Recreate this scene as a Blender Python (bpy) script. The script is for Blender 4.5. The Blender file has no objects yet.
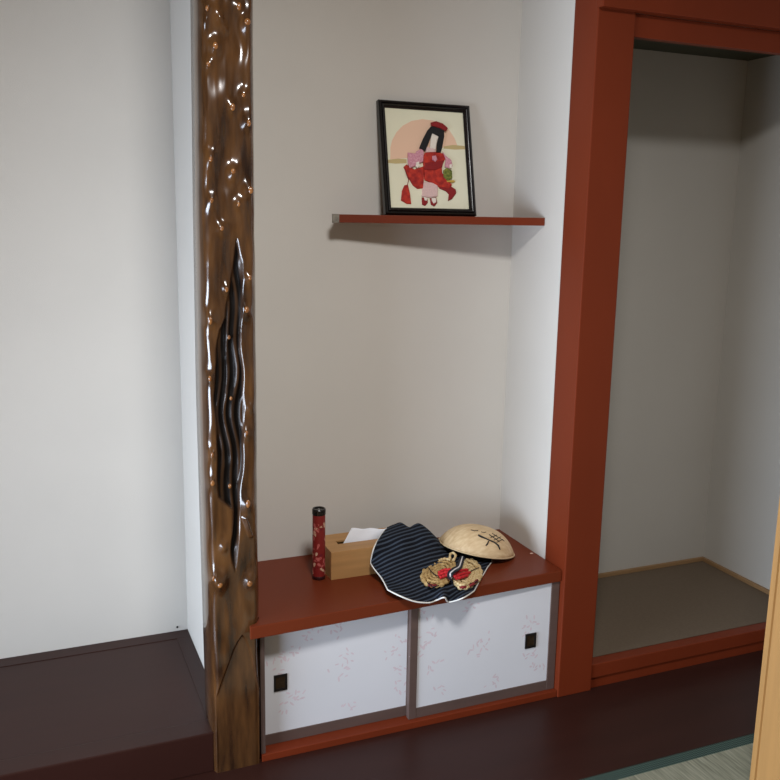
import bpy, bmesh, math, random
from mathutils import Vector, Matrix, noise
R = math.radians
random.seed(4)
scene = bpy.context.scene
col = scene.collection

# ------------------------------------------------------------------ camera
CAM = Vector((-0.7606, -2.1745, 1.5))
YAW, PITCH, ROLL, FPX = 0.3973, -0.1945, 0.0179, 888.25
fw = Vector((math.sin(YAW)*math.cos(PITCH), math.cos(YAW)*math.cos(PITCH), math.sin(PITCH)))
rt = Vector((math.cos(YAW), -math.sin(YAW), 0)); up = rt.cross(fw)
cr = rt*math.cos(ROLL) + up*math.sin(ROLL)
cu = -rt*math.sin(ROLL) + up*math.cos(ROLL)
cam_data = bpy.data.cameras.new('camera')
cam = bpy.data.objects.new('camera', cam_data); col.objects.link(cam)
cam.matrix_world = Matrix(((cr.x, cu.x, -fw.x, CAM.x), (cr.y, cu.y, -fw.y, CAM.y), (cr.z, cu.z, -fw.z, CAM.z), (0, 0, 0, 1)))
cam_data.sensor_width = 36; cam_data.lens = 36*FPX/780; cam_data.clip_start = 0.05
scene.camera = cam

# ------------------------------------------------------------------ world, lights, exposure
world = bpy.data.worlds.new('world'); scene.world = world; world.use_nodes = True
world.node_tree.nodes['Background'].inputs[0].default_value = (0.75, 0.85, 1.0, 1)
world.node_tree.nodes['Background'].inputs[1].default_value = 0.0
def area(name, loc, target, sx, sy, watts, colour, shape='RECTANGLE'):
    d = bpy.data.lights.new(name, 'AREA'); d.shape = shape; d.size = sx; d.size_y = sy
    d.energy = watts; d.color = colour
    o = bpy.data.objects.new(name, d); col.objects.link(o); o.location = loc
    o.rotation_euler = (Vector(target)-Vector(loc)).to_track_quat('-Z', 'Y').to_euler()
    return o
w_ = area('window_daylight', (-2.52, -1.0, 0.62), (0.0, -1.0, 0.62), 1.6, 1.1, 56, (0.73, 0.84, 1.0)); w_.data.spread = R(112)
area('ceiling_lamp_light', (-0.28, -1.65, 2.62), (-0.28, -1.65, 0), 0.45, 0.45, 56, (1.0, 0.985, 0.97), 'DISK')
scene.view_settings.view_transform = 'Standard'
scene.view_settings.look = 'None'
scene.view_settings.exposure = 0.0
scene.view_settings.gamma = 1.0
scene.view_settings.use_curve_mapping = False

# ------------------------------------------------------------------ helpers
def ray(u, v): return fw + cr*((u-390)/FPX) - cu*((v-390)/FPX)
def onz(u, v, z):
    d = ray(u, v); return CAM + d*((z-CAM.z)/d.z)
def ony(u, v, y):
    d = ray(u, v); return CAM + d*((y-CAM.y)/d.y)
def srgb(r, g, b):
    f = lambda c: (c/255/12.92 if c/255 <= 0.04045 else ((c/255+0.055)/1.055)**2.4)
    return (f(r), f(g), f(b), 1)

def mat(name, c, rough=0.6, var=0.0, scale=(8, 8, 8), bump=0.0, bscale=200, spec=0.5, metal=0.0, coat=0.0, detail=4, c2=None):
    m = bpy.data.materials.new(name); m.use_nodes = True
    nt = m.node_tree; b = nt.nodes['Principled BSDF']
    b.inputs['Base Color'].default_value = c
    b.inputs['Roughness'].default_value = rough
    b.inputs['Specular IOR Level'].default_value = spec
    b.inputs['Metallic'].default_value = metal
    b.inputs['Coat Weight'].default_value = coat
    b.inputs['Coat Roughness'].default_value = 0.08
    tc = nt.nodes.new('ShaderNodeTexCoord')
    if var or c2:
        mp = nt.nodes.new('ShaderNodeMapping'); mp.inputs['Scale'].default_value = scale
        nz = nt.nodes.new('ShaderNodeTexNoise'); nz.inputs['Scale'].default_value = 1.0; nz.inputs['Detail'].default_value = detail
        rp = nt.nodes.new('ShaderNodeValToRGB')
        rp.color_ramp.elements[0].position = 0.3; rp.color_ramp.elements[1].position = 0.7
        if c2: a, d = c2, c
        else:
            a = tuple(x*(1-var) for x in c[:3])+(1,); d = tuple(min(1, x*(1+var)) for x in c[:3])+(1,)
        rp.color_ramp.elements[0].color = a; rp.color_ramp.elements[1].color = d
        nt.links.new(tc.outputs['Object'], mp.inputs[0]); nt.links.new(mp.outputs[0], nz.inputs['Vector'])
        nt.links.new(nz.outputs['Fac'], rp.inputs[0]); nt.links.new(rp.outputs[0], b.inputs['Base Color'])
    if bump:
        n2 = nt.nodes.new('ShaderNodeTexNoise'); n2.inputs['Scale'].default_value = bscale; n2.inputs['Detail'].default_value = 3
        bp = nt.nodes.new('ShaderNodeBump'); bp.inputs['Strength'].default_value = bump; bp.inputs['Distance'].default_value = 0.002
        nt.links.new(tc.outputs['Object'], n2.inputs['Vector']); nt.links.new(n2.outputs['Fac'], bp.inputs['Height'])
        nt.links.new(bp.outputs[0], b.inputs['Normal'])
    return m

def link_mesh(name, bm, m, parent=None, smooth=False, origin=None):
    """bm holds world coordinates; the object's origin is put at its parent's (or at 'origin')."""
    o0 = Vector(origin) if origin is not None else (Vector(parent['_o']) if parent is not None and '_o' in parent else Vector((0, 0, 0)))
    bmesh.ops.translate(bm, verts=bm.verts, vec=-o0)
    bmesh.ops.recalc_face_normals(bm, faces=bm.faces)
    me = bpy.data.meshes.new(name); bm.to_mesh(me); bm.free()
    for x in (m if isinstance(m, (list, tuple)) else [m]): me.materials.append(x)
    if smooth:
        for p in me.polygons: p.use_smooth = True
    o = bpy.data.objects.new(name, me); col.objects.link(o)
    if parent is not None: o.parent = parent; o['_o'] = list(o0)
    else: o.location = o0; o['_o'] = list(o0)
    return o
def thing(name, label, cat, loc, group=None):
    o = bpy.data.objects.new(name, None); col.objects.link(o); o.location = loc; o.empty_display_size = 0.05
    o['label'] = label; o['category'] = cat; o['_o'] = list(loc)
    if group: o['group'] = group
    return o
def tag(o, label, cat, group=None):
    o['label'] = label; o['category'] = cat
    if group: o['group'] = group
    return o
def structure(o, label=None, cat=None):
    o['kind'] = 'structure'
    if label: o['label'] = label; o['category'] = cat
    return o

def box(bm, x0, x1, y0, y1, z0, z1, bev=0.0, mi=0):
    vs = [bm.verts.new((x, y, z)) for z in (z0, z1) for y in (y0, y1) for x in (x0, x1)]
    fs = [bm.faces.new([vs[i] for i in q]) for q in ((0, 2, 3, 1), (4, 5, 7, 6), (0, 1, 5, 4), (2, 6, 7, 3), (0, 4, 6, 2), (1, 3, 7, 5))]
    for f in fs: f.material_index = mi
    if bev:
        es = list({e for f in fs for e in f.edges})
        r = bmesh.ops.bevel(bm, geom=es, offset=bev, segments=2, affect='EDGES', profile=0.6)
        for f in r['faces']: f.material_index = mi
def prism(bm, poly, z0, z1, bev=0.0, mi=0):
    """poly: XY points."""
    a = [bm.verts.new((p[0], p[1], z0)) for p in poly]; b = [bm.verts.new((p[0], p[1], z1)) for p in poly]
    n = len(poly); fs = [bm.faces.new(a[::-1]), bm.faces.new(b)]
    fs += [bm.faces.new((a[i], a[(i+1) % n], b[(i+1) % n], b[i])) for i in range(n)]
    for f in fs: f.material_index = mi
    if bev: bmesh.ops.bevel(bm, geom=list({e for f in fs for e in f.edges}), offset=bev, segments=2, affect='EDGES', profile=0.6)
def boxo(name, x0, x1, y0, y1, z0, z1, m, bev=0.0, parent=None, origin=None):
    bm = bmesh.new(); box(bm, x0, x1, y0, y1, z0, z1, bev)
    return link_mesh(name, bm, m, parent, origin=origin if origin is not None else (None if parent is not None else ((x0+x1)/2, (y0+y1)/2, z0)))
def tube(bm, pts, r, seg=8, closed=False, mi=0, flat=1.0):
    """a round cord through pts; r is a number or one per point."""
    pts = [Vector(p) for p in pts]; n = len(pts); rings = []
    nrm = None
    for i, p in enumerate(pts):
        a = pts[(i-1) % n] if (closed or i > 0) else p; b = pts[(i+1) % n] if (closed or i < n-1) else p
        t = (b-a).normalized()
        if nrm is None: nrm = t.orthogonal().normalized()
        nrm = (nrm - t*nrm.dot(t)).normalized(); bi = t.cross(nrm)
        rr = r[i] if isinstance(r, (list, tuple)) else r
        rings.append([bm.verts.new(p + nrm*rr*math.cos(2*math.pi*k/seg) + bi*rr*flat*math.sin(2*math.pi*k/seg)) for k in range(seg)])
    for i in range(n if closed else n-1):
        A, B = rings[i], rings[(i+1) % n]
        for k in range(seg):
            f = bm.faces.new((A[k], A[(k+1) % seg], B[(k+1) % seg], B[k])); f.material_index = mi
    if not closed:
        bm.faces.new(rings[0][::-1]).material_index = mi; bm.faces.new(rings[-1]).material_index = mi
def catmull(P, t):
    n = len(P); i = min(int(t), n-2); f = t-i
    p0, p1, p2, p3 = P[max(i-1, 0)], P[i], P[i+1], P[min(i+2, n-1)]
    return 0.5*((2*p1) + (p2-p0)*f + (2*p0-5*p1+4*p2-p3)*f*f + (3*p1-p0-3*p2+p3)*f**3)
def spline(P, n): return [catmull(P, (len(P)-1)*k/(n-1)) for k in range(n)]
def lathe(bm, c, prof, seg=32, mi=0):
    """prof: (r, z) pairs, z above c."""
    rings = []
    for r, z in prof:
        rings.append([bm.verts.new((c[0]+r*math.cos(2*math.pi*k/seg), c[1]+r*math.sin(2*math.pi*k/seg), c[2]+z)) for k in range(seg)])
    for A, B in zip(rings, rings[1:]):
        for k in range(seg): bm.faces.new((A[k], A[(k+1) % seg], B[(k+1) % seg], B[k])).material_index = mi
    bm.faces.new(rings[0][::-1]).material_index = mi; bm.faces.new(rings[-1]).material_index = mi

# ------------------------------------------------------------------ materials
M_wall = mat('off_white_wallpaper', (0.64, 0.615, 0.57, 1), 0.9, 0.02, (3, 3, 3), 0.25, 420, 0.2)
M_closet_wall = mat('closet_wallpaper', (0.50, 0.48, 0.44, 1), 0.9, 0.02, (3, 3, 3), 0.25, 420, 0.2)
M_room = mat('beige_room_wall', (0.30, 0.27, 0.22, 1), 0.9, 0.03, (3, 3, 3), 0.2, 300, 0.2)
M_ceiling = mat('ceiling_board', (0.26, 0.2, 0.14, 1), 0.7, 0.15, (2, 30, 2))
M_red = mat('red_brown_paint', (0.162, 0.025, 0.007, 1), 0.48, 0.06, (6, 6, 2), 0.05, 60, 0.24)
M_red_top = mat('red_brown_counter_paint', (0.155, 0.028, 0.009, 1), 0.42, 0.05, (5, 5, 5), 0.03, 40, 0.22)
M_dark = mat('dark_brown_board', srgb(50, 26, 21), 0.4, 0.08, (3, 20, 3), 0.03, 50, 0.25)
M_vinyl = mat('taupe_floor_sheet', srgb(106, 92, 77), 0.7, 0.08, (120, 120, 120), 0.15, 300, 0.3)
M_tan = mat('tan_wood_strip', srgb(150, 118, 82), 0.5, 0.1, (4, 40, 40))
M_door_frame = mat('grey_brown_rail', srgb(92, 74, 68), 0.5, 0.08, (5, 40, 40))
M_paper = mat('white_door_paper', srgb(216, 217, 222), 0.85, 0.02, (4, 4, 4), 0.1, 300, 0.2)
M_pink = mat('faded_pink_print', srgb(212, 198, 205), 0.85, 0.05, (40, 40, 40), 0, 1, 0.2)
M_black = mat('black_metal', srgb(24, 20, 18), 0.35, 0.2, (60, 60, 60))
M_recess = mat('dark_bronze', srgb(70, 56, 40), 0.4, 0.25, (90, 90, 90), 0, 1, 0.5, 0.6)
M_frame = mat('black_lacquer', srgb(18, 15, 15), 0.22, 0.2, (40, 40, 40), 0, 1, 0.6)
M_picture = mat('pale_cream_board', srgb(236, 234, 208), 0.8, 0.02, (12, 12, 12), 0.1, 500, 0.2)
M_pale = mat('pale_pine', srgb(166, 124, 72), 0.5, 0.10, (30, 30, 1.5), 0.03, 60)
M_tatami = None

def tatami_material():
    m = bpy.data.materials.new('tatami_weave'); m.use_nodes = True; nt = m.node_tree; b = nt.nodes['Principled BSDF']
    b.inputs['Roughness'].default_value = 0.75; b.inputs['Specular IOR Level'].default_value = 0.3
    tc = nt.nodes.new('ShaderNodeTexCoord')
    mp = nt.nodes.new('ShaderNodeMapping'); mp.inputs['Scale'].default_value = (180, 12, 10)
    nz = nt.nodes.new('ShaderNodeTexNoise'); nz.inputs['Detail'].default_value = 3; nz.inputs['Scale'].default_value = 1
    rp = nt.nodes.new('ShaderNodeValToRGB'); rp.color_ramp.elements[0].position = .3; rp.color_ramp.elements[1].position = .72
    rp.color_ramp.elements[0].color = srgb(112, 114, 98); rp.color_ramp.elements[1].color = srgb(156, 156, 138)
    nt.links.new(tc.outputs['Object'], mp.inputs[0]); nt.links.new(mp.outputs[0], nz.inputs['Vector'])
    nt.links.new(nz.outputs['Fac'], rp.inputs[0]); nt.links.new(rp.outputs[0], b.inputs['Base Color'])
    w = nt.nodes.new('ShaderNodeTexWave'); w.inputs['Scale'].default_value = 130; w.bands_direction = 'X'
    bp = nt.nodes.new('ShaderNodeBump'); bp.inputs['Strength'].default_value = .3; bp.inputs['Distance'].default_value = .001
    nt.links.new(tc.outputs['Object'], w.inputs['Vector']); nt.links.new(w.outputs['Fac'], bp.inputs['Height']); nt.links.new(bp.outputs[0], b.inputs['Normal'])
    return m
M_tatami = tatami_material()
def brocade_material():
    m = bpy.data.materials.new('green_brocade'); m.use_nodes = True; nt = m.node_tree; b = nt.nodes['Principled BSDF']
    b.inputs['Roughness'].default_value = 0.7
    tc = nt.nodes.new('ShaderNodeTexCoord'); mp = nt.nodes.new('ShaderNodeMapping'); mp.inputs['Rotation'].default_value = (0, 0, R(45))
    ck = nt.nodes.new('ShaderNodeTexChecker'); ck.inputs['Scale'].default_value = 190
    ck.inputs['Color1'].default_value = srgb(26, 40, 38); ck.inputs['Color2'].default_value = srgb(68, 92, 84)
    nt.links.new(tc.outputs['Object'], mp.inputs[0]); nt.links.new(mp.outputs[0], ck.inputs['Vector']); nt.links.new(ck.outputs[0], b.inputs['Base Color'])
    return m
M_brocade = brocade_material()

# ------------------------------------------------------------------ room dimensions
XP, XP2 = 0.7506, 0.8764            # red post
DN, DT, DK, XK = 0.4117, 0.65, 0.596, 1.8563
HC, HT, HK = 0.4253, 0.1171, 0.0866
ZTOP = 2.72

# ------------------------------------------------------------------ structure
structure(boxo('floor', -2.6, 1.95, -0.379, DT, -0.05, 0.0, M_dark), 'dark brown glossy floor board in front of the alcoves', 'floor')
structure(boxo('floor_room', -2.6, 1.95, -3.6, -0.379, -0.06, -0.03, M_tan))
structure(boxo('ceiling', -2.7, 2.05, -3.7, 0.75, ZTOP, ZTOP+0.05, M_ceiling))
structure(boxo('wall_left', -2.7, -2.6, -3.7, 0.75, 0, ZTOP, M_room))
structure(boxo('wall_behind', -2.6, 1.95, -3.7, -3.6, 0, ZTOP, M_room))
structure(boxo('wall_right', 1.95, 2.05, -3.7, 0.0, 0, ZTOP, M_room))
structure(boxo('wall_tokonoma_back', -2.6, -0.2996, DT, DT+0.08, HT, ZTOP, M_wall), 'off-white wallpapered back wall above the dark platform', 'wall')
structure(boxo('wall_tokonoma_right', -0.2996, -0.2227, 0.10, DT+0.08, 0, ZTOP, M_wall), 'narrow white partition wall left of the carved pillar', 'wall')
structure(boxo('wall_niche_back', -0.2227, XP, DN, DN+0.08, 0, ZTOP, M_wall), 'off-white back wall of the niche behind the shelf', 'wall')
structure(boxo('wall_niche_right', XP, XP2-0.004, 0.116, DK+0.08, 0, ZTOP, M_wall), 'white side wall of the niche beside the red post', 'wall')
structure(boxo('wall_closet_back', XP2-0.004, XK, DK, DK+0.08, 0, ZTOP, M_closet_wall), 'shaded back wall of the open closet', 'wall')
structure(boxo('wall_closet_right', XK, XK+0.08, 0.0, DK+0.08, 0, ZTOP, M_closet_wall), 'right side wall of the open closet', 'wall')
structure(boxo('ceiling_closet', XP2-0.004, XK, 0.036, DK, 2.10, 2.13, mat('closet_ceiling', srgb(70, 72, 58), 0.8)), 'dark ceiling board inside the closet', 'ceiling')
structure(boxo('floor_closet', XP2-0.004, XK, 0.045, DK, 0.03, HK, M_vinyl), 'taupe sheet floor inside the closet', 'floor')

# tokonoma platform: dark boards, front beam, narrow edge strips
bm = bmesh.new()
box(bm, -2.6, -0.3005, 0.085, DT, 0.0, HT-0.0015)
box(bm, -2.6, -0.3005, DT-0.055, DT, HT-0.002, HT, 0.0006)
box(bm, -0.345, -0.3005, 0.10, DT-0.055, HT-0.002, HT, 0.0006)
box(bm, -2.6, -0.3415, 0.014, 0.0845, 0.0, HT, 0.004)
structure(link_mesh('floor_tokonoma', bm, M_dark, origin=(-1.4, 0.3, 0)), 'raised dark brown platform left of the carved pillar', 'platform')

# red-brown post, rails and sills
structure(boxo('trim_1', XP, XP2, 0.0, 0.116, 0.0, ZTOP, M_red, 0.003), 'tall red-brown painted post between niche and closet', 'post')
structure(boxo('trim_2', XP-0.001, 1.95, -0.022, 0.012, 2.0665, 2.17, M_red, 0.003), 'red-brown rail running along the top of the closet opening', 'rail')
structure(boxo('trim_3', XP2, XK, 0.008, 0.036, 2.004, 2.066, M_red, 0.002), 'red-brown lintel over the closet opening', 'lintel')
structure(boxo('wall_closet_front', XP2, XK, 0.0125, 0.036, 2.066, ZTOP, M_wall))
bm = bmesh.new(); box(bm, XP2, XK, 0.004, 0.05, 0.039, HK, 0.003); box(bm, XP2, XK, 0.012, 0.05, 0.0, 0.038, 0.001)
structure(link_mesh('trim_4', bm, M_red, origin=(1.35, 0.02, 0)), 'red-brown sill along the closet floor', 'sill')
bm = bmesh.new(); box(bm, XP2, XK, DK-0.012, DK, HK, HK+0.016, 0.002); box(bm, XK-0.012, XK, 0.06, DK-0.012, HK, HK+0.016, 0.002)
structure(link_mesh('baseboard_closet', bm, M_tan, origin=(1.4, 0.5, HK)), 'thin tan wooden strip around the closet floor', 'baseboard')
# pale pine post standing nearer to the viewer, with a rebate
bm = bmesh.new()
xw, yb = 0.905, -0.645
prism(bm, [(xw, yb), (xw, yb-0.015), (xw+0.006, yb-0.017), (xw+0.006, yb-0.020), (xw-0.001, yb-0.022), (xw-0.001, yb-0.092), (xw+0.004, yb-0.097), (xw+0.11, yb-0.097), (xw+0.11, yb)], -0.03, ZTOP)
structure(link_mesh('trim_5', bm, M_pale, origin=(xw, yb, 0)), 'pale yellow pine post at the right edge', 'post')

# ------------------------------------------------------------------ tatami mat
t = thing('tatami_mat', 'pale woven tatami mat with a green brocade edge on the floor', 'tatami mat', (0.5, -0.8, -0.03))
boxo('mat_surface', -0.35, 1.52, -1.28, -0.416, -0.03, -0.001, M_tatami, 0.002, t)
boxo('border', -0.35, 1.52, -0.4165, -0.3795, -0.03, 0.0, M_brocade, 0.0015, t)

# ------------------------------------------------------------------ carved pillar
def pillar():
    t = thing('alcove_pillar', 'knotty dark varnished wooden pillar with a hollowed front between platform and niche', 'pillar', (-0.28, 0.06, 0.0))
    K = [(206, 9, 1.0), (204, 20, .8), (246.7, 22, 1.5), (219.7, 18, .8), (225, 27, .7), (214.6, 46, 1.2), (208, 64, .9), (243, 95, 1.0), (232, 107, 1.1),
         (248, 123, 1.3), (210, 159, 1.2), (232.6, 171, 1.1), (239, 6, 1.1), (211, 200, 1.2), (250, 190, 1.2), (237.7, 204, 1.0), (221, 228, 1.0),
         (226, 289, .9), (249, 277, .9), (246, 309, 1.2), (210, 320, 1.2), (229, 337, 1.0), (225, 357, .9), (209.5, 378, 1.0), (231, 398, 1.0),
         (250, 406, .9), (246, 432, 1.1), (212, 454, 1.0), (229, 465, .9), (212, 482, 1.0), (230, 486, 1.1), (247, 502, 1.4), (223.6, 547, .9), (213, 577, 1.1), (219, 583, 1.5), (249, 582, 1.4)]
    KW = []
    for u, v, s in K:
        p = ony(u, v, 0.0); KW.append((p.x, p.z, s))
    # dark hollow: (v, left, right) in the photograph's rows, turned into (z, xl, xr)
    H = [(238, 236, 238), (262, 232, 243), (290, 229, 243), (318, 225, 243), (330, 218, 242), (350, 215, 242), (400, 214, 246), (430, 215, 244), (455, 217, 244),
         (478, 217, 243), (497, 219, 241), (510, 232, 240), (540, 230, 239), (562, 231, 238), (574, 234, 236)]
    HW = [(ony(230, v, 0).z, ony(a, v, 0).x, ony(b, v, 0).x) for v, a, b in H]
    def hollow(x, z):
        if z > HW[0][0] or z < HW[-1][0]: return 0.0
        for (za, la, ra), (zb, lb, rb) in zip(HW, HW[1:]):
            if zb <= z <= za:
                f = (za-z)/(za-zb+1e-9); l = la+(lb-la)*f; r = ra+(rb-ra)*f
                l += 0.006*noise.noise(Vector((1.7, 0.2, z*16))); r += 0.004*noise.noise(Vector((5.1, 0.9, z*13)))
                d = min(x-l, r-x)
                t_ = max(0.0, min(1.0, (d+0.001)/0.010)); return t_*t_*(3-2*t_)
        return 0.0
    def swell(x, z): return 0.009*noise.noise(Vector((x*18, 3.1, z*7)))+0.0042*noise.noise(Vector((x*42, 7.7, z*16)))
    def front(z):   # left and right edges of the front
        zs = [(2.8, -.335, -.2075), (1.98, -.340, -.2095), (1.53, -.346, -.2105), (1.04, -.350, -.2112), (.5, -.3475, -.2118), (0, -.3445, -.2135)]
        for (a, la, ra), (b, lb, rb) in zip(zs, zs[1:]):
            if b <= z <= a:
                f = (a-z)/(a-b); return la+(lb-la)*f, ra+(rb-ra)*f
        return zs[-1][1:]
    APEX_Z, APEX_X = 0.395, -0.264
    def cut_half(z):   # the shaved pointed face near the floor: its left and right edges at height z
        if z > APEX_Z: return None
        f = min(1.0, (APEX_Z-z)/0.17)
        return APEX_X-0.0745*f**0.75, APEX_X+0.047*f**0.55
    c0, c1 = ony(242.5, 516, 0), ony(250, 537, 0); CX0, CH0, CX1, CH1 = c0.x, c0.z, c1.x, c1.z
    NX, NZ = 84, 830
    bm = bmesh.new(); cl = bm.loops.layers.float_color.new('hollow_dark')  # colour layer: near-black across the hollow, weaker on its raised strands
    rows = []; hollow_dark = {}
    for j in range(NZ+1):
        z = ZTOP*j/NZ
        xl, xr = front(z); row = []
        lb, rb = xl+0.003, xr-0.002
        for yy in (0.125, 0.075): row.append((lb if yy > 0.1 else xl+0.001, yy, z, 0.0))
        for i in range(NX+1):
            s = i/NX; x = xl+(xr-xl)*s
            e = abs(2*s-1)
            y = 0.024*max(0.0, (e-0.72)/0.28)**2.2           # rounded corners
            w = swell(x, z)
            d = -w
            k = 0.0
            for kx, kz, ks in KW:
                dx = x-kx; dz = z-kz
                if abs(dx) < 0.045 and abs(dz) < 0.08:
                    r2 = (dx/(0.0105*ks))**2+((dz-0.004*ks*math.sin(kz*97))/(0.016*ks))**2
                    d -= 0.0085*ks*math.exp(-r2*0.85)
                    r3 = (dx/(0.0075*ks))**2+((dz-0.022*ks)/(0.022*ks))**2   # dimple above each knot
                    d += 0.0016*ks*math.exp(-r3)
            h = hollow(x, z); st = 0.0
            if h > 0:
                strand = 0.5+0.5*math.sin((x+0.006*math.sin(z*14)+0.004*math.sin(z*33))*300+2.2*noise.noise(Vector((x*20, z*5, 2))))
                d = d*(1-0.4*h)+h*(0.013-0.011*strand*(0.5+0.6*noise.noise(Vector((x*40, z*9, 0)))))
                st = min(1.0, h*1.2)*(1-0.55*max(0.0, strand-0.55)/0.45)
            if CH1 < z < CH0:
                xc = CX0+(CX1-CX0)*(CH0-z)/(CH0-CH1); tf = (x-xc)/0.0055
                if -1 < tf < 1: d -= 0.0085*(tf+1)/2
                elif 1 <= tf < 1.8: d -= 0.0085*(1.8-tf)/0.8
            c = cut_half(z)
            if z < APEX_Z+0.10:
                bl = min(1.0, (APEX_Z+0.10-z)/0.14); bl = bl*bl*(3-2*bl)
                if c and c[0] < x < c[1]:
                    m = min(1.0, min(x-c[0], c[1]-x)/0.006); m = m*m*(3-2*m)
                    d = d*(1-m)+0.1*d*m; y = y*(1-0.6*m)-0.005*bl*(1-m)+0.0025*m
                else: y -= 0.005*bl*(1-0.7*max(0, (e-.75)/.25))
            row.append((x, y+d, z, st))
        for yy in (0.045, 0.095, 0.125): row.append((rb, yy, z, 0.0))
        vs = []
        for x, y, zz, st in row:
            v = bm.verts.new((x, y, zz)); vs.append(v); hollow_dark[v] = st
        rows.append(vs)
    for A, B in zip(rows, rows[1:]):
        for a, b, c_, d_ in zip(A, A[1:], B[1:], B): bm.faces.new((a, b, c_, d_))
        bm.faces.new((A[-1], A[0], B[0], B[-1]))
    for f in bm.faces:
        for l in f.loops: s = hollow_dark[l.vert]; l[cl] = (s, s, s, 1)
    m = bpy.data.materials.new('varnished_log'); m.use_nodes = True; nt = m.node_tree; b = nt.nodes['Principled BSDF']
    b.inputs['Roughness'].default_value = 0.2; b.inputs['Coat Weight'].default_value = 0.7; b.inputs['Coat Roughness'].default_value = 0.06
    b.inputs['Specular IOR Level'].default_value = 0.5
    tc = nt.nodes.new('ShaderNodeTexCoord'); mp = nt.nodes.new('ShaderNodeMapping'); mp.inputs['Scale'].default_value = (38, 38, 6)
    nz = nt.nodes.new('ShaderNodeTexNoise'); nz.inputs['Scale'].default_value = 1; nz.inputs['Detail'].default_value = 6
    rp = nt.nodes.new('ShaderNodeValToRGB'); e = rp.color_ramp.elements
    e[0].position = .28; e[0].color = srgb(38, 21, 12); e[1].position = .75; e[1].color = srgb(100, 66, 35)
    at = nt.nodes.new('ShaderNodeAttribute'); at.attribute_name = 'hollow_dark'
    mx = nt.nodes.new('ShaderNodeMixRGB'); mx.inputs[2].default_value = srgb(16, 12, 10)
    nt.links.new(tc.outputs['Object'], mp.inputs[0]); nt.links.new(mp.outputs[0], nz.inputs['Vector']); nt.links.new(nz.outputs['Fac'], rp.inputs[0])
    nt.links.new(rp.outputs[0], mx.inputs[1]); nt.links.new(at.outputs['Fac'], mx.inputs[0]); nt.links.new(mx.outputs[0], b.inputs['Base Color'])
    mr = nt.nodes.new('ShaderNodeMapRange'); mr.inputs[3].default_value = 0.20; mr.inputs[4].default_value = 0.6
    nt.links.new(at.outputs['Fac'], mr.inputs[0]); nt.links.new(mr.outputs[0], b.inputs['Roughness'])
    cw = nt.nodes.new('ShaderNodeMapRange'); cw.inputs[3].default_value = 0.6; cw.inputs[4].default_value = 0.03
    nt.links.new(at.outputs['Fac'], cw.inputs[0]); nt.links.new(cw.outputs[0], b.inputs['Coat Weight'])
    sw = nt.nodes.new('ShaderNodeMapRange'); sw.inputs[3].default_value = 0.5; sw.inputs[4].default_value = 0.12
    nt.links.new(at.outputs['Fac'], sw.inputs[0]); nt.links.new(sw.outputs[0], b.inputs['Specular IOR Level'])
    link_mesh('trunk', bm, m, t, smooth=True)
    mk = mat('orange_knot_wood', srgb(164, 110, 60), 0.25, 0.3, (110, 110, 110), coat=0.6, c2=srgb(110, 66, 34))
    for x, z, s in KW:
        if s < 0.85 or (0.45 < z < 1.2 and s < 1.0): continue
        bm = bmesh.new()
        bmesh.ops.create_uvsphere(bm, u_segments=14, v_segments=10, radius=1.0)
        bmesh.ops.scale(bm, verts=bm.verts, vec=((0.0046+0.0008*math.sin(z*131))*s, 0.0033*s, (0.0068+0.0016*math.sin(z*77))*s))
        bmesh.ops.translate(bm, verts=bm.verts, vec=(x, -0.0068*s-.0005-swell(x, z)*(0.6 if hollow(x, z) > .5 else 1.0)+0.009*hollow(x, z), z-.001))
        link_mesh('knot', bm, mk, t, smooth=True)
    return t
pillar()

# ------------------------------------------------------------------ countertop and cabinet
LP = (-0.248, -0.028); RP = (0.7495, 0.014)
bm = bmesh.new()
prism(bm, [LP, RP, (0.7495, DN-0.001), (-0.208, DN-0.001), (-0.208, 0.02), (-0.225, -0.012), (-0.246, -0.014)], HC-0.036, HC, 0.003)
tag(link_mesh('countertop', bm, M_red_top, origin=(0.25, 0.2, HC-0.036)), 'red-brown painted counter board spanning the niche above white sliding doors', 'countertop')

t = thing('fitted_cabinet', 'low built-in cabinet with two white sliding doors under the red-brown counter', 'cabinet', (0.26, 0.06, 0.0))
bm = bmesh.new(); box(bm, -0.2115, 0.7495, 0.006, 0.10, 0.0, 0.021, 0.002)
link_mesh('sill', bm, M_red, t)
bm = bmesh.new(); box(bm, -0.2115, 0.7495, DN-0.02, DN-0.001, 0.0, HC-0.037); box(bm, -0.2115, 0.7495, 0.10, DN-0.02, 0.0, 0.02)
link_mesh('carcass', bm, M_door_frame, t)
bm = bmesh.new(); box(bm, -0.2115, -0.199, 0.012, 0.1, 0.021, HC-0.037, 0.001); box(bm, -0.199, 0.7495, 0.07, 0.1, HC-0.055, HC-0.037, 0.001)
link_mesh('jamb', bm, M_door_frame, t)
def sprig(bm, x, y, z, s, rnd):
    for k in range(rnd.randint(6, 9)):
        a = rnd.uniform(0, 2*math.pi); r = rnd.uniform(.004, .024)*s
        cx, cz = x+r*math.cos(a)*1.25, z+r*math.sin(a)
        th = rnd.uniform(0, math.pi); L, W = rnd.uniform(.004, .0075)*s, rnd.uniform(.0016, .0026)*s
        pts = [(L*math.cos(q), W*math.sin(q)) for q in [i*math.pi/4 for i in range(8)]]
        yk = y-1e-5*k
        f = bm.faces.new([bm.verts.new((cx+p*math.cos(th)-q*math.sin(th), yk, cz+p*math.sin(th)+q*math.cos(th))) for p, q in pts]); f.material_index = 1
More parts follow.
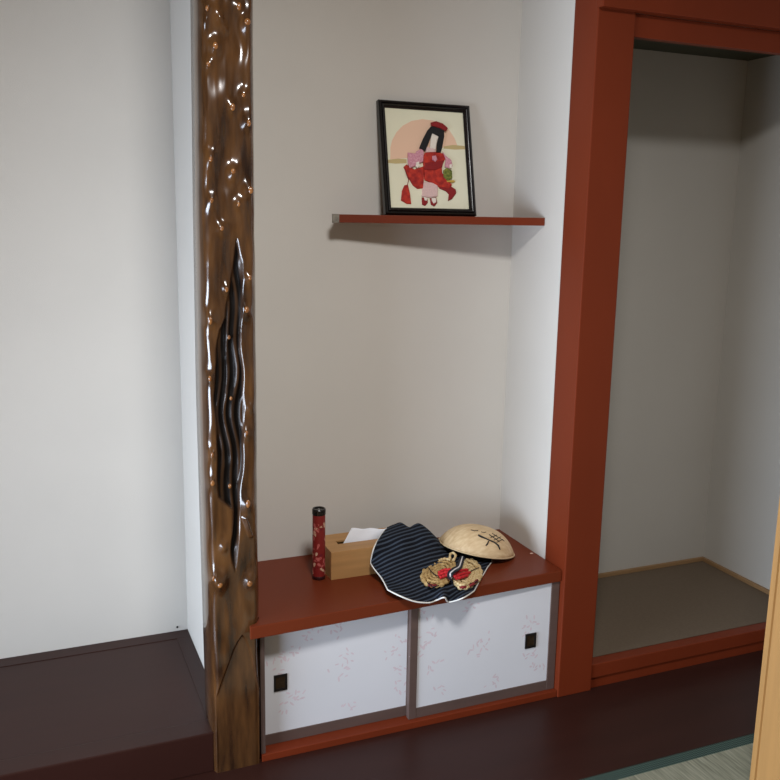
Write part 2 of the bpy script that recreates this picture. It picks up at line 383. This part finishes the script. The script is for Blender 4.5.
def cabinet_door(x0, x1, y, ls, rs, pull, sprigs, seed):
    rnd = random.Random(seed); z0, z1, br = 0.0215, HC-0.0375, 0.032
    d = None
    bm = bmesh.new()
    box(bm, x0+ls*.8, x1-rs*.8, y+0.004, y+0.014, z0+br*.8, z1)
    for (u, v) in sprigs:
        p = ony(u, v, y+0.0039); sprig(bm, p.x, p.y, p.z, 1.25, rnd)
    d = link_mesh('sliding_door', bm, [M_paper, M_pink], t)
    f = bmesh.new()
    box(f, x0, x0+ls, y, y+0.018, z0, z1, 0.0012); box(f, x1-rs, x1, y, y+0.018, z0, z1, 0.0012)
    box(f, x0+ls, x1-rs, y+0.0008, y+0.018, z0, z0+br, 0.001)
    link_mesh('door_frame', f, M_door_frame, d)
    h = bmesh.new(); p = ony(pull[0], pull[1], y); w, g = 0.0195, 0.0245
    for a in ((p.x-w, p.x-w+.006, p.z-g, p.z+g), (p.x+w-.006, p.x+w, p.z-g, p.z+g), (p.x-w+.006, p.x+w-.006, p.z+g-.007, p.z+g), (p.x-w+.006, p.x+w-.006, p.z-g, p.z-g+.007)):
        box(h, a[0], a[1], y+0.0005, y+0.0042, a[2], a[3], 0.0006)
    box(h, p.x-w+.005, p.x+w-.005, y+0.0035, y+0.0045, p.z-g+.006, p.z+g-.006, 0, 1)
    link_mesh('finger_pull', h, [M_black, M_recess], d)
cabinet_door(-0.1985, 0.262, 0.046, 0.004, 0.02, (280.8, 683), [(283, 655), (272, 668), (293, 650), (335, 629), (349, 657), (339, 670), (391, 653), (400, 643), (398, 668), (290, 706), (300, 690), (351, 706), (400, 688), (315, 633)], 3)
cabinet_door(0.2405, 0.7485, 0.022, 0.024, 0.028, (531, 641), [(424, 640), (432, 632), (421, 650), (484, 641), (479, 648), (470, 608), (523, 633), (535, 620), (537, 668), (436, 668), (437, 688), (489, 683), (427, 610), (533, 652)], 8)
bpy.data.objects['finger_pull']['label'] = 'square black metal finger pull'

# ------------------------------------------------------------------ wall shelf and framed picture
ZS0, ZS1 = 1.4757, 1.4995
L_ = ony(333, 219, 0.325); R_ = ony(545, 220, 0.2163)
t = thing('wall_shelf', 'thin red-brown shelf board fixed in the niche corner below the framed picture', 'shelf', (0.45, 0.33, ZS0))
bm = bmesh.new()
prism(bm, [(L_.x, L_.y), (XP-0.0005, 0.216), (XP-0.0005, DN-0.0005), (L_.x+0.045, DN-0.0005)], ZS0, ZS1, 0.0012)
link_mesh('shelf_board', bm, M_red, t)
bm = bmesh.new(); box(bm, L_.x-0.0015, L_.x+0.018, L_.y-0.0045, L_.y+0.006, ZS0-0.001, ZS1+0.001, 0.001)
o = link_mesh('end_cap', bm, mat('dull_metal', srgb(150, 145, 135), 0.4, 0.3, (80, 80, 80), metal=0.5), t); o['label'] = 'dull metal cap on the shelf end'

# picture plane: front bottom edge at y=YB, leaning back to the wall
YB, YT = 0.318, 0.391; FH = 0.343; LEAN = math.asin((YT-YB)/FH)
pb = ony(386, 213.5, YB); pr_ = ony(475, 214.5, YB)
FW_ = pr_.x-pb.x+0.007
ORG = Vector((pb.x, YB, ZS1+0.0035))
EX = Vector((1, 0, 0)); EZ = Vector((0, math.sin(LEAN), math.cos(LEAN))); EN = Vector((0, -math.cos(LEAN), math.sin(LEAN)))   # EN points to the viewer
def pp(x, z, n=0.0): return ORG+EX*x+EZ*z+EN*n
def px2pic(u, v):   # a pixel on the picture plane -> its x, z there
    d = ray(u, v); q = CAM+d*((ORG-EN*0.006-CAM).dot(EN)/d.dot(EN)) - ORG
    return q.dot(EX), q.dot(EZ)
t = thing('picture_frame', 'black framed fabric picture of a doll in red kimono leaning on the wall shelf', 'framed picture', (pb.x+FW_/2, YB+0.01, ZS1))
PF = t
bm = bmesh.new()
BW = 0.0215
prof = [(0, -0.020), (0, -0.003), (0.003, 0.0), (0.008, 0.0005), (0.010, -0.003), (0.0102, -0.0012), (0.0111, 0.0004), (0.0126, 0.0012), (0.0141, 0.0004), (0.015, -0.0012), (0.0152, -0.003), (0.0185, -0.003), (BW, -0.007), (BW, -0.020)]
cor = [(0, 0, 1, 1), (FW_, 0, -1, 1), (FW_, FH, -1, -1), (0, FH, 1, -1)]
rings = [[bm.verts.new(pp(cx+sx*a, cz+sz*a, n)) for a, n in prof] for cx, cz, sx, sz in cor]
for i in range(4):
    A, B = rings[i], rings[(i+1) % 4]
    for k in range(len(prof)):
        bm.faces.new((A[k], A[(k+1) % len(prof)], B[(k+1) % len(prof)], B[k]))
link_mesh('frame', bm, M_frame, t)
def slab(bm, pts, n0, n1, inset=0.0, mi=0):
    """flat piece of the picture: pts in picture x, z; a raised piece gets a rounded edge."""
    c = (sum(p[0] for p in pts)/len(pts), sum(p[1] for p in pts)/len(pts)); n = len(pts)
    lay = [(0.0, n0), (0.0, n0+(n1-n0)*.5), (inset*.4, n0+(n1-n0)*.85), (inset, n1)] if inset else [(0.0, n0), (0.0, n1)]
    rs = []
    for ins, h in lay:
        r = []
        for p in pts:
            dx, dz = c[0]-p[0], c[1]-p[1]; L = math.hypot(dx, dz) or 1; k = min(ins/L, .6)
            r.append(bm.verts.new(pp(p[0]+dx*k, p[1]+dz*k, h)))
        rs.append(r)
    for A, B in zip(rs, rs[1:]):
        for i in range(n): bm.faces.new((A[i], A[(i+1) % n], B[(i+1) % n], B[i])).material_index = mi
    bm.faces.new(rs[0][::-1]).material_index = mi; bm.faces.new(rs[-1]).material_index = mi
bm = bmesh.new()
g = BW-0.002; NB = -0.010
slab(bm, [(g, g), (FW_-g, g), (FW_-g, FH-g), (g, FH-g)], -0.018, NB)
# printed rising sun, cut by pale gold cloud bands
def z8(x, y): return px2pic(395+x*0.1218, 115+y*0.1218)   # zoomed doll view
def z5(x, y): return px2pic(360+x*0.1796, 85+y*0.1795)
sunp = [z5(x, y) for x, y in [(172, 395), (172, 345), (182, 305), (205, 262), (240, 225), (290, 198), (350, 188), (410, 196), (460, 218), (500, 250), (530, 295), (545, 335), (480, 340), (455, 352), (455, 375), (265, 405), (170, 412)]]
slab(bm, sunp, NB, NB+0.0003, 0, 1)
slab(bm, [z5(x, y) for x, y in [(157, 415), (215, 408), (262, 412), (262, 434), (200, 436), (157, 432)]], NB, NB+0.0004, 0, 2)
slab(bm, [z5(x, y) for x, y in [(470, 340), (520, 332), (585, 338), (588, 356), (530, 358), (470, 352)]], NB, NB+0.0004, 0, 2)
link_mesh('picture_panel', bm, [M_picture, mat('peach_print', srgb(240, 202, 174), .85), mat('gold_print', srgb(200, 180, 128), .7)], t)
red = mat('red_crepe', srgb(206, 56, 36), .75, .22, (75, 75, 75), 0.3, 500, c2=srgb(142, 18, 20))
red2 = mat('deep_red_crepe', srgb(140, 20, 24), .75, .15, (200, 200, 200), 0.3, 500)
pinkc = mat('pink_crepe', srgb(224, 172, 184), .8, .1, (220, 220, 220), 0.3, 500, c2=srgb(196, 120, 140))
rosec = mat('pale_rose_cloth', srgb(222, 190, 186), .8, .08, (300, 300, 300), 0.3, 500)
hairm = mat('black_hair_cloth', srgb(16, 16, 20), .5, .2, (300, 20, 300))
skin = mat('white_face_cloth', srgb(236, 226, 214), .8)
greenc = mat('green_leaf_cloth', srgb(150, 150, 70), .8, .3, (130, 130, 130), 0, 1, .3, c2=srgb(62, 84, 34)); goldc = mat('gold_cord', srgb(196, 158, 70), .5)
def piece(name, pts, n0, n1, m, parent, inset=0.004):
    bm = bmesh.new(); slab(bm, [z8(*p) for p in pts], NB+n0, NB+n1, inset); o = link_mesh(name, bm, m, parent, smooth=False); return o
doll = piece('doll_figure', [(245, 310), (320, 300), (400, 315), (412, 360), (385, 420), (390, 480), (440, 545), (470, 575), (440, 605), (360, 590), (300, 555), (245, 535), (238, 440), (228, 360)], 0.0003, 0.006, red, PF)
piece('wide_sleeve', [(72, 425), (95, 405), (160, 445), (235, 420), (240, 520), (232, 600), (185, 605), (150, 578), (112, 515)], 0.0005, 0.005, red, doll)
piece('kimono_hem', [(440, 570), (500, 610), (505, 640), (470, 690), (438, 705), (445, 650), (420, 625), (365, 600), (372, 575)], 0.0005, 0.0045, red2, doll)
piece('underskirt', [(236, 545), (355, 560), (352, 665), (285, 678), (222, 668), (228, 600)], 0.0005, 0.0045, rosec, doll)
piece('sash', [(245, 395), (330, 385), (398, 372), (385, 430), (330, 455), (240, 452)], 0.005, 0.0082, red2, doll)
piece('sash_knot', [(300, 340), (330, 335), (342, 370), (325, 388), (302, 372)], 0.0078, 0.0102, pinkc, doll, 0.002)
piece('pink_sleeve', [(102, 310), (165, 318), (172, 300), (215, 280), (234, 300), (228, 385), (190, 402), (165, 420), (120, 438), (104, 400)], 0.0048, 0.009, pinkc, doll)
piece('pink_sleeve', [(385, 300), (412, 335), (460, 372), (470, 420), (440, 440), (405, 425), (415, 370)], 0.0048, 0.008, pinkc, doll)
piece('neck', [(258, 262), (330, 280), (332, 305), (250, 308)], 0.0018, 0.0068, rosec, doll, 0.002)
piece('face', [(300, 150), (360, 165), (345, 215), (330, 285), (285, 275), (290, 210)], 0.004, 0.0078, skin, doll)
piece('hair', [(290, 98), (345, 92), (398, 120), (400, 180), (385, 260), (372, 310), (335, 310), (340, 240), (355, 180), (300, 150), (270, 230), (240, 300), (196, 272), (225, 200), (262, 130)], 0.006, 0.0095, hairm, doll, 0.001)
piece('red_hair_ornament', [(285, 68), (330, 55), (385, 75), (428, 112), (410, 140), (360, 112), (296, 95)], 0.0085, 0.0125, red2, doll)
piece('hand', [(168, 392), (192, 385), (198, 420), (180, 440), (165, 425)], 0.0075, 0.0105, skin, doll, 0.002)
piece('hand', [(440, 410), (462, 405), (460, 440), (445, 442)], 0.0075, 0.0105, skin, doll, 0.002)
piece('posy_leaf', [(395, 455), (425, 435), (465, 460), (468, 520), (430, 545), (395, 510)], 0.005, 0.0085, greenc, doll)
piece('posy_cord', [(420, 540), (480, 535), (495, 548), (470, 556), (425, 552)], 0.005, 0.007, goldc, doll, 0.001)
piece('sandal', [(222, 675), (268, 680), (272, 720), (250, 745), (225, 735)], 0.0004, 0.004, red2, doll)
piece('sandal', [(288, 682), (340, 672), (350, 720), (325, 750), (298, 735)], 0.0004, 0.004, red2, doll)
piece('sock', [(238, 672), (266, 680), (260, 705), (242, 700)], 0.0036, 0.006, skin, doll, 0.002)
piece('sock', [(300, 682), (335, 680), (338, 715), (318, 728), (302, 705)], 0.0036, 0.006, skin, doll, 0.002)
piece('tassel', [(80, 575), (108, 572), (125, 640), (135, 730), (100, 728), (52, 700), (60, 620)], 0.0004, 0.0045, red, doll)
bm = bmesh.new(); tube(bm, [pp(*z8(x, y), NB+0.005) for x, y in [(80, 430), (92, 480), (112, 530), (100, 580)]], 0.0012, 6); link_mesh('tassel_cord', bm, red2, doll)

# ------------------------------------------------------------------ things on the counter
# patterned tube
bp_ = onz(319.5, 579, HC); bp_.y += 0.007
t = thing('patterned_tube', 'slim red tube with pale petal pattern and black cap beside the tissue box', 'tube', (bp_.x, bp_.y, HC))
TR, TH = 0.0190, 0.220
bm = bmesh.new(); lathe(bm, (bp_.x, bp_.y, HC), [(TR*.97, 0.006), (TR, 0.008), (TR, TH-.02), (TR*.98, TH-.018)])
rnd = random.Random(12)
def petal(bm, th, z, L, W, tilt, mi):
    pts = []
    for q in range(10):
        a = q*2*math.pi/10; x, y = L*math.cos(a), W*math.sin(a)*(1+.35*math.cos(a))
        X = x*math.cos(tilt)-y*math.sin(tilt); Z = x*math.sin(tilt)+y*math.cos(tilt)
        A = th+X/TR; pts.append(bm.verts.new((bp_.x+(TR+.0003)*math.cos(A), bp_.y+(TR+.0003)*math.sin(A), HC+z+Z)))
    bm.faces.new(pts).material_index = mi
for k in range(84):
    petal(bm, rnd.uniform(0, 2*math.pi), rnd.uniform(.018, TH-.034), rnd.uniform(.0055, .0105), rnd.uniform(.0024, .0044), rnd.choice([.9, 1.3, 1.9, .2, 2.4]), rnd.choice([1, 1, 2, 2, 3]))
link_mesh('tube_body', bm, [mat('red_printed_paper', srgb(128, 30, 28), .5), mat('cream_print', srgb(206, 168, 142), .5), mat('pink_print', srgb(190, 96, 92), .5), mat('maroon_print', srgb(110, 18, 34), .5)], t)
bm = bmesh.new(); lathe(bm, (bp_.x, bp_.y, HC), [(TR*.9, 0), (TR*1.04, 0.002), (TR*1.04, 0.009), (TR, 0.011)]); link_mesh('base_ring', bm, mat('dark_red_plastic', srgb(48, 14, 16), .4), t)
bm = bmesh.new(); lathe(bm, (bp_.x, bp_.y, HC), [(TR, TH-.019), (TR*1.07, TH-.017), (TR*1.07, TH-.003), (TR*.98, TH), (TR*.8, TH), (TR*.74, TH-.003), (TR*.2, TH-.003), (TR*.15, TH-.0035)]); link_mesh('cap', bm, mat('black_plastic', srgb(20, 18, 18), .25), t)
bm = bmesh.new(); lathe(bm, (bp_.x, bp_.y, HC+TH-.003), [(.0022, 0), (.0022, .0008), (.001, .001)], 12); link_mesh('eyepiece', bm, mat('clear_eyepiece', srgb(190, 190, 185), .15), t)

# tissue box
BX0, BX1, BY0, BY1, BH = 0.052, 0.288, 0.190, 0.336, 0.088
t = thing('tissue_box', 'light wooden tissue box with a white tissue pulled out of its top', 'tissue box', ((BX0+BX1)/2, (BY0+BY1)/2, HC))
wood = mat('light_box_wood', srgb(176, 132, 82), .5, .1, (4, 60, 60), 0.04, 80)
bm = bmesh.new(); T = .006
box(bm, BX0, BX1, BY0, BY0+T, HC, HC+BH, .0012); box(bm, BX0, BX1, BY1-T, BY1, HC, HC+BH, .0012)
box(bm, BX0, BX0+T, BY0+T, BY1-T, HC, HC+BH, .0005); box(bm, BX1-T, BX1, BY0+T, BY1-T, HC, HC+BH, .0005)
box(bm, BX0+T, BX1-T, BY0+T, BY1-T, HC, HC+T)
yc = (BY0+BY1)/2; s0, s1 = BX0+.042, BX1-.042
zt0, zt1 = HC+BH-.0055, HC+BH-.0004
box(bm, BX0+T, BX1-T, BY0+T, yc-.013, zt0, zt1); box(bm, BX0+T, BX1-T, yc+.013, BY1-T, zt0, zt1)
box(bm, BX0+T, s0, yc-.013, yc+.013, zt0, zt1); box(bm, s1, BX1-T, yc-.013, yc+.013, zt0, zt1)
link_mesh('box_body', bm, wood, t)
bm = bmesh.new(); grid = []
for j in range(9):
    f = j/8; row = []
    for i in range(22):
        s = i/21
        x = (0.112+0.150*s) if j == 0 else (0.112+0.150*s)*(1-f)+(0.150+0.136*s)*f
        y = yc+0.004*math.sin(s*9)*(1-f)+f*(0.018-0.02*s)+0.003*math.sin(s*13+f*2)*f
        z = HC+BH-.012+f*(0.045-0.012*s)+0.0008*math.sin(s*17)*f
        row.append(bm.verts.new((x, y, z)))
    grid.append(row)
for A, B in zip(grid, grid[1:]):
    for i in range(21): bm.faces.new((A[i], A[i+1], B[i+1], B[i]))
o = link_mesh('tissue', bm, mat('white_tissue', srgb(238, 240, 246), .9, 0, bump=.2, bscale=120), t, smooth=True)
md = o.modifiers.new('thickness', 'SOLIDIFY'); md.thickness = .0008

# striped cloth cape
EDGE = lambda x: LP[1]+(RP[1]-LP[1])*(x-LP[0])/(RP[0]-LP[0])
def zz(u, v, dz): return onz(u, v, HC+dz)
def yy(u, v, y): return ony(u, v, y)
rows = [
 [yy(388, 590, .006+.02), yy(400, 596, -.022), yy(415, 601.5, -.034), yy(429, 602.6, -.034), yy(437, 600, -.030), zz(444.5, 597.5, .012), yy(449, 602, -.030), zz(463, 598, .006), zz(474, 591, .005)],
 [zz(381.5, 578, .024), zz(393, 583, .018), zz(407, 587, .012), zz(421, 588, .010), zz(433, 587, .009), zz(443, 585, .009), zz(453, 584, .008), zz(468, 582, .006), zz(480, 580, .005)],
 [zz(373, 567, .042), zz(386, 570, .036), zz(402, 572, .030), zz(417, 573, .024), zz(430, 572, .018), zz(443, 571, .014), zz(456, 570, .010), zz(473, 569, .007), zz(487, 568, .005)],
 [yy(371, 561, .178), zz(386, 560, .056), zz(402, 560, .050), zz(417, 559, .044), zz(430, 559, .036), zz(442, 558, .026), zz(458, 560, .012), zz(476, 559, .007), zz(491, 559, .005)],
 [yy(374, 548, .172), yy(388, 548, .184), zz(402, 547, .080), zz(414, 546, .072), zz(425, 547, .064), zz(436, 548, .052), zz(446, 552, .026), zz(460, 550, .008), zz(474, 549, .006)],
 [zz(380, 537, .104), zz(392, 537, .104), zz(404, 536, .102), zz(413, 536, .096), zz(422, 536, .092), zz(431, 539, .078), zz(440, 545, .052), zz(450, 548, .008), zz(460, 545, .006)],
 [zz(387, 528, .108), zz(394, 525, .112), zz(401, 523.2, .115), zz(409, 527.6, .108), zz(415, 525, .111), zz(420, 524.2, .111), zz(428, 530, .092), zz(436, 539, .060), zz(444, 548, .018)],
]
top = rows[-1]
rows.append([Vector((p.x+.012, min(p.y+.030, .385), max(HC+.09 if p.x+.012 < BX1+.01 else HC+.03, p.z-.035))) for p in top])
rows.append([Vector((p.x+.018, min(p.y+.042, .393), max(HC+.088 if p.x+.018 < BX1+.01 else HC+.008, p.z-.075))) for p in top])
NU, NV = 72, 84
def cape_pt(s, tt):
    cols = [catmull(r, s*(len(r)-1)) for r in rows]
    return catmull(cols, tt*(len(rows)-1))
bm = bmesh.new(); uvl = bm.loops.layers.uv.new('weave'); uvd = {}; G = []
for j in range(NV+1):
    r = []
    for i in range(NU+1):
        p = cape_pt(i/NU, j/NV); p.z = max(p.z, HC+.003) if p.y > EDGE(p.x)-.004 else p.z
        v = bm.verts.new(p); uvd[v] = (i/NU, j/NV); r.append(v)
    G.append(r)
for A, B in zip(G, G[1:]):
    for i in range(NU): bm.faces.new((A[i], A[i+1], B[i+1], B[i]))
for f in bm.faces:
    for l in f.loops: p = l.vert.co; l[uvl].uv = (p.x, (-.334*p.x+.943*p.y+.75*(p.z-HC))/0.0165)
edge_pts = [G[j][0].co.copy() for j in range(int(NV*6/8), -1, -1)]+[G[0][i].co.copy() for i in range(1, NU+1)]+[G[j][NU].co.copy() for j in range(1, int(NV*3/8))]
m = bpy.data.materials.new('navy_striped_cotton'); m.use_nodes = True; nt = m.node_tree; b = nt.nodes['Principled BSDF']; b.inputs['Roughness'].default_value = .85
b.inputs['Specular IOR Level'].default_value = .2
uv = nt.nodes.new('ShaderNodeUVMap'); uv.uv_map = 'weave'; sp = nt.nodes.new('ShaderNodeSeparateXYZ')
mul = nt.nodes.new('ShaderNodeMath'); mul.operation = 'MULTIPLY'; mul.inputs[1].default_value = 1.0
fr = nt.nodes.new('ShaderNodeMath'); fr.operation = 'FRACT'
rp = nt.nodes.new('ShaderNodeValToRGB'); e = rp.color_ramp.elements; e[0].position = .52; e[0].color = srgb(13, 16, 26); e[1].position = .62; e[1].color = srgb(62, 72, 86)
e2 = rp.color_ramp.elements.new(.90); e2.color = srgb(62, 72, 86); e3 = rp.color_ramp.elements.new(.98); e3.color = srgb(13, 16, 26)
nt.links.new(uv.outputs[0], sp.inputs[0]); nt.links.new(sp.outputs['Y'], mul.inputs[0]); nt.links.new(mul.outputs[0], fr.inputs[0]); nt.links.new(fr.outputs[0], rp.inputs[0]); nt.links.new(rp.outputs[0], b.inputs['Base Color'])
t = thing('striped_cape', 'navy cloth cape with thin pale stripes and white piping spread over the counter edge', 'cape', (0.35, 0.12, HC))
o = link_mesh('cloth', bm, m, t, smooth=True)
md = o.modifiers.new('thickness', 'SOLIDIFY'); md.thickness = .002; md.offset = -1
bm = bmesh.new(); tube(bm, edge_pts, .0022, 8)
o = link_mesh('piping', bm, mat('white_piping', srgb(226, 224, 218), .8), t, smooth=True); o['label'] = 'white cord piping'

# straw hat: shallow woven dome lying tilted on the cape
HB = Vector((0.556, 0.218, HC+0.028))
t = thing('straw_hat', 'pale woven straw hat with black brush writing lying on the counter', 'hat', (HB.x, HB.y, HC))
AX, AY, AH = 0.124, 0.100, 0.070
tilt = Matrix.Rotation(R(10.5), 4, 'Y') @ Matrix.Rotation(R(-4), 4, 'X')
YAWH = Matrix.Rotation(R(-18), 4, 'Z')
def hat_pt(th, r, h=0.0):   # r 0 at the crown, 1 at the rim
    x = AX*r*math.cos(th); y = AY*r*math.sin(th)
    z = AH*(1-r**2.6)**0.8+h
    return HB+(YAWH @ tilt @ Vector((x, y, z)))
bm = bmesh.new(); NR, NT = 22, 72; rings = []
ul = bm.loops.layers.uv.new('weave'); uvd = {}
for j in range(1, NR+1):
    rr = (j/NR)**0.8 if j < NR else 1.0
    ring = []
    for k in range(NT):
        th = 2*math.pi*k/NT
        v = bm.verts.new(hat_pt(th, rr, 0.0006*math.sin(th*36))); ring.append(v)
    rings.append(ring)
apex = bm.verts.new(hat_pt(0, 0))
for k in range(NT): bm.faces.new((apex, rings[0][k], rings[0][(k+1) % NT]))
for A, B in zip(rings, rings[1:]):
    for k in range(NT): bm.faces.new((A[k], B[k], B[(k+1) % NT], A[(k+1) % NT]))
straw = mat('pale_straw_weave', srgb(224, 200, 160), .6, .14, (30, 120, 60), .3, 260, c2=srgb(200, 170, 128))
o = link_mesh('crown', bm, straw, t, smooth=True); md = o.modifiers.new('thickness', 'SOLIDIFY'); md.thickness = .002
bm = bmesh.new(); tube(bm, [hat_pt(2*math.pi*k/96, 1.0) for k in range(96)], .0026, 8, True)
o = link_mesh('rim', bm, mat('straw_rim', srgb(206, 182, 144), .6, .1, (90, 90, 90)), t, smooth=True)
from mathutils.bvhtree import BVHTree
def hat_hit(u, v):
    d = ray(u, v).normalized(); best = None
    lo, hi = 2.2, 3.4
    # march along the sight line until it meets the dome
    inv = (YAWH @ tilt).inverted()
    s = lo
    while s < hi:
        q = inv @ (CAM+d*s-HB); r = math.hypot(q.x/AX, q.y/AY)
        if r < 1 and q.z < AH*(1-r**2.6)**0.8: return CAM+d*(s-.0012)
        s += .0008
    return None
def zh(x, y): return (430+x*95/780, 515+y*60/493)
strokes = [([(395, 165), (420, 178), (450, 190), (490, 208), (530, 225), (560, 250), (575, 285)], [3.0, 3.2, 2.4, 2.0, 2.4, 3.0, 2.2]), ([(482, 215), (470, 240), (458, 252)], [1.6, 2.2, 1.6]),
           ([(485, 160), (515, 180), (545, 200), (570, 218)], [1.4]*4), ([(510, 150), (545, 175), (580, 195), (610, 215)], [1.2]*4), ([(498, 185), (530, 172), (548, 165)], [1.2]*3), ([(525, 205), (560, 190), (580, 180)], [1.1]*3),
           ([(548, 225), (580, 208), (600, 200)], [1.0]*3), ([(335, 122), (365, 130), (395, 128)], [1.2]*3), ([(420, 138), (440, 145), (460, 140)], [1.0]*3)]
bm = bmesh.new()
for pts, ws in strokes:
    P = [hat_hit(*zh(x, y)) for x, y in pts]
    if all(p is not None for p in P): tube(bm, P, [w*.00115 for w in ws], 6)
o = link_mesh('brush_writing', bm, mat('black_ink', srgb(22, 19, 18), .7), t); o['label'] = 'black brush strokes'

# straw sandals
straw2 = mat('golden_straw_rope', srgb(212, 182, 124), .75, .3, (160, 160, 160), .4, 300, c2=srgb(160, 124, 74))
straw3 = mat('pale_straw_rope', srgb(232, 212, 164), .75, .2, (160, 160, 160), .4, 300, c2=srgb(186, 152, 98))
redt = mat('red_cloth_thong', srgb(190, 26, 34), .75, .2, (150, 150, 150), .2, 300); wrapm = mat('dark_red_cloth', srgb(120, 22, 26), .8); dk = mat('black_cord', srgb(26, 18, 16), .7)
def cape_top(x, y):
    best = HC
    return best
def zs(x, y): return (410+x*90/780, 545+y*65/563)
def rope(bm, pts, r, lump=.3, seg=7, closed=False):
    n = len(pts); tube(bm, pts, [r*(1+lump*math.sin(i*1.9)) for i in range(n)], seg, closed)
def sandal(name_label, outline, zoff, thong, cords, loops, wraps, sm):
    O = [onz(*zs(x, y), HC+zoff) for x, y in outline]; c = sum(O, Vector())/len(O)
    n = 56; O2 = [catmull(O+[O[0]], k*len(O)/n) for k in range(n)]
    t = thing('straw_sandal', name_label, 'sandal', (c.x, c.y, HC+zoff-.006), 'pair of small straw sandals on the striped cape')
    bm = bmesh.new()
    for q, (f, h) in enumerate(((1.0, 0), (.80, .0015), (.60, .001), (.40, .0005), (.2, 0))):
        rope(bm, [c+(p-c)*f+Vector((0, 0, h)) for p in O2], .0062 if q == 0 else .0055, .35 if q == 0 else .2, 7, True)
    link_mesh('sole', bm, sm, t, smooth=True)
    bm = bmesh.new()
    for pts in thong:
        P = [onz(*zs(x, y), HC+zoff+.012+h) for x, y, h in pts]
        rope(bm, spline(P, 14), .0048, .2)
    link_mesh('thong', bm, redt, t, smooth=True)
    for pts in cords:
        bm = bmesh.new(); tube(bm, spline([onz(*zs(x, y), HC+zoff+.010) for x, y in pts], 12), .0014, 6)
        link_mesh('cord', bm, dk, t, smooth=True)
    for pts in wraps:
        bm = bmesh.new(); rope(bm, spline([onz(*zs(x, y), HC+zoff+.003+h) for x, y, h in pts], 10), .0046, .2)
        link_mesh('cloth_wrap', bm, wrapm, t, smooth=True)
    for pts in loops:
        bm = bmesh.new(); rope(bm, spline([onz(*zs(x, y), HC+zoff+.008+h) for x, y, h in pts], 16), .0042, .25)
        link_mesh('straw_loop', bm, straw3, t, smooth=True)
sandal('golden straw sandal with red thong, left one of the pair on the striped cape',
       [(105, 285), (125, 215), (190, 165), (270, 130), (340, 135), (385, 175), (370, 235), (335, 300), (270, 345), (205, 350), (140, 335)], .020,
       [[(250, 240, 0), (300, 215, .004), (360, 215, .006)], [(245, 262, 0), (300, 240, .005), (365, 235, .006)], [(260, 282, 0), (310, 265, .003), (360, 252, .004)]],
       [[(160, 195), (200, 245), (245, 272)], [(150, 325), (200, 360), (250, 350)]], [[(345, 120, .004), (350, 80, .008), (375, 70, .012), (395, 95, .008), (375, 135, .004)], [(250, 135, 0), (300, 120, .003), (350, 130, .002)]], [[(165, 345, 0), (195, 352, .003), (228, 350, 0)]], straw2)
sandal('pale straw sandal with red thong, right one of the pair under the hat brim',
       [(385, 310), (420, 260), (450, 190), (480, 140), (530, 130), (580, 170), (612, 230), (600, 290), (560, 325), (500, 365), (430, 368)], .014,
       [[(375, 265, .004), (430, 225, .006), (500, 215, 0)], [(385, 278, .004), (450, 250, .006), (520, 238, 0)], [(395, 290, .003), (450, 278, .004), (500, 262, 0)]],
       [[(520, 230), (560, 210), (600, 195)], [(520, 330), (560, 325), (585, 310)]], [[(500, 130, .002), (540, 150, .004), (580, 185, .002)], [(395, 320, 0), (440, 345, .003), (500, 335, .002)]], [[(515, 355, 0), (550, 335, .004), (585, 305, 0)], [(435, 365, 0), (460, 366, .002), (485, 362, 0)]], straw3)
# striped cord lying across both sandals
P = spline([onz(*zs(x, y), HC+h) for x, y, h in [(455, 100, .028), (440, 150, .035), (425, 190, .042), (385, 215, .050), (350, 245, .048), (350, 275, .040), (362, 290, .034)]], 30)
def ribbon(bm, P, half, th, up_):
    rs = []
    for i, p in enumerate(P):
        t_ = (P[min(i+1, len(P)-1)]-P[max(i-1, 0)]).normalized(); w = t_.cross(up_).normalized(); n = w.cross(t_)
        rs.append([bm.verts.new(q) for q in (p-w*half-n*th, p+w*half-n*th, p+w*half+n*th, p-w*half+n*th)])
    for A, B in zip(rs, rs[1:]):
        for k in range(4): bm.faces.new((A[k], A[(k+1) % 4], B[(k+1) % 4], B[k]))
    bm.faces.new(rs[0][::-1]); bm.faces.new(rs[-1])
UPR = Vector((-.15, -.55, .82))
bm = bmesh.new(); ribbon(bm, P, .0085, .0012, UPR)
t = thing('cloth_strap', 'navy strap with a white centre line crossing between the straw sandals', 'strap', P[3])
link_mesh('strap_band', bm, mat('navy_strap', srgb(20, 22, 36), .8), t)
bm = bmesh.new(); ribbon(bm, [p+UPR*.0014 for p in P], .0019, .0006, UPR)
link_mesh('white_line', bm, mat('white_strap_line', srgb(220, 220, 224), .8), t)
# small scrap on the counter by the side wall, nail in the platform wall
p = onz(531.5, 553.5, HC)
bm = bmesh.new(); box(bm, p.x-.005, p.x+.005, p.y-.003, p.y+.003, HC, HC+.0012, .0005)
tag(link_mesh('paper_scrap', bm, mat('white_scrap', srgb(214, 190, 176), .8), origin=(p.x, p.y, HC)), 'tiny pale paper scrap on the counter beside the side wall', 'scrap')
p = ony(177.3, 627, DT)
bm = bmesh.new(); bmesh.ops.create_uvsphere(bm, u_segments=10, v_segments=6, radius=.0035); bmesh.ops.translate(bm, verts=bm.verts, vec=(p.x, DT-.001, p.z))
tag(link_mesh('nail', bm, M_black, origin=(p.x, DT, p.z)), 'small black nail head low on the wall above the platform', 'nail')

for o in bpy.data.objects:
    if '_o' in o: del o['_o']
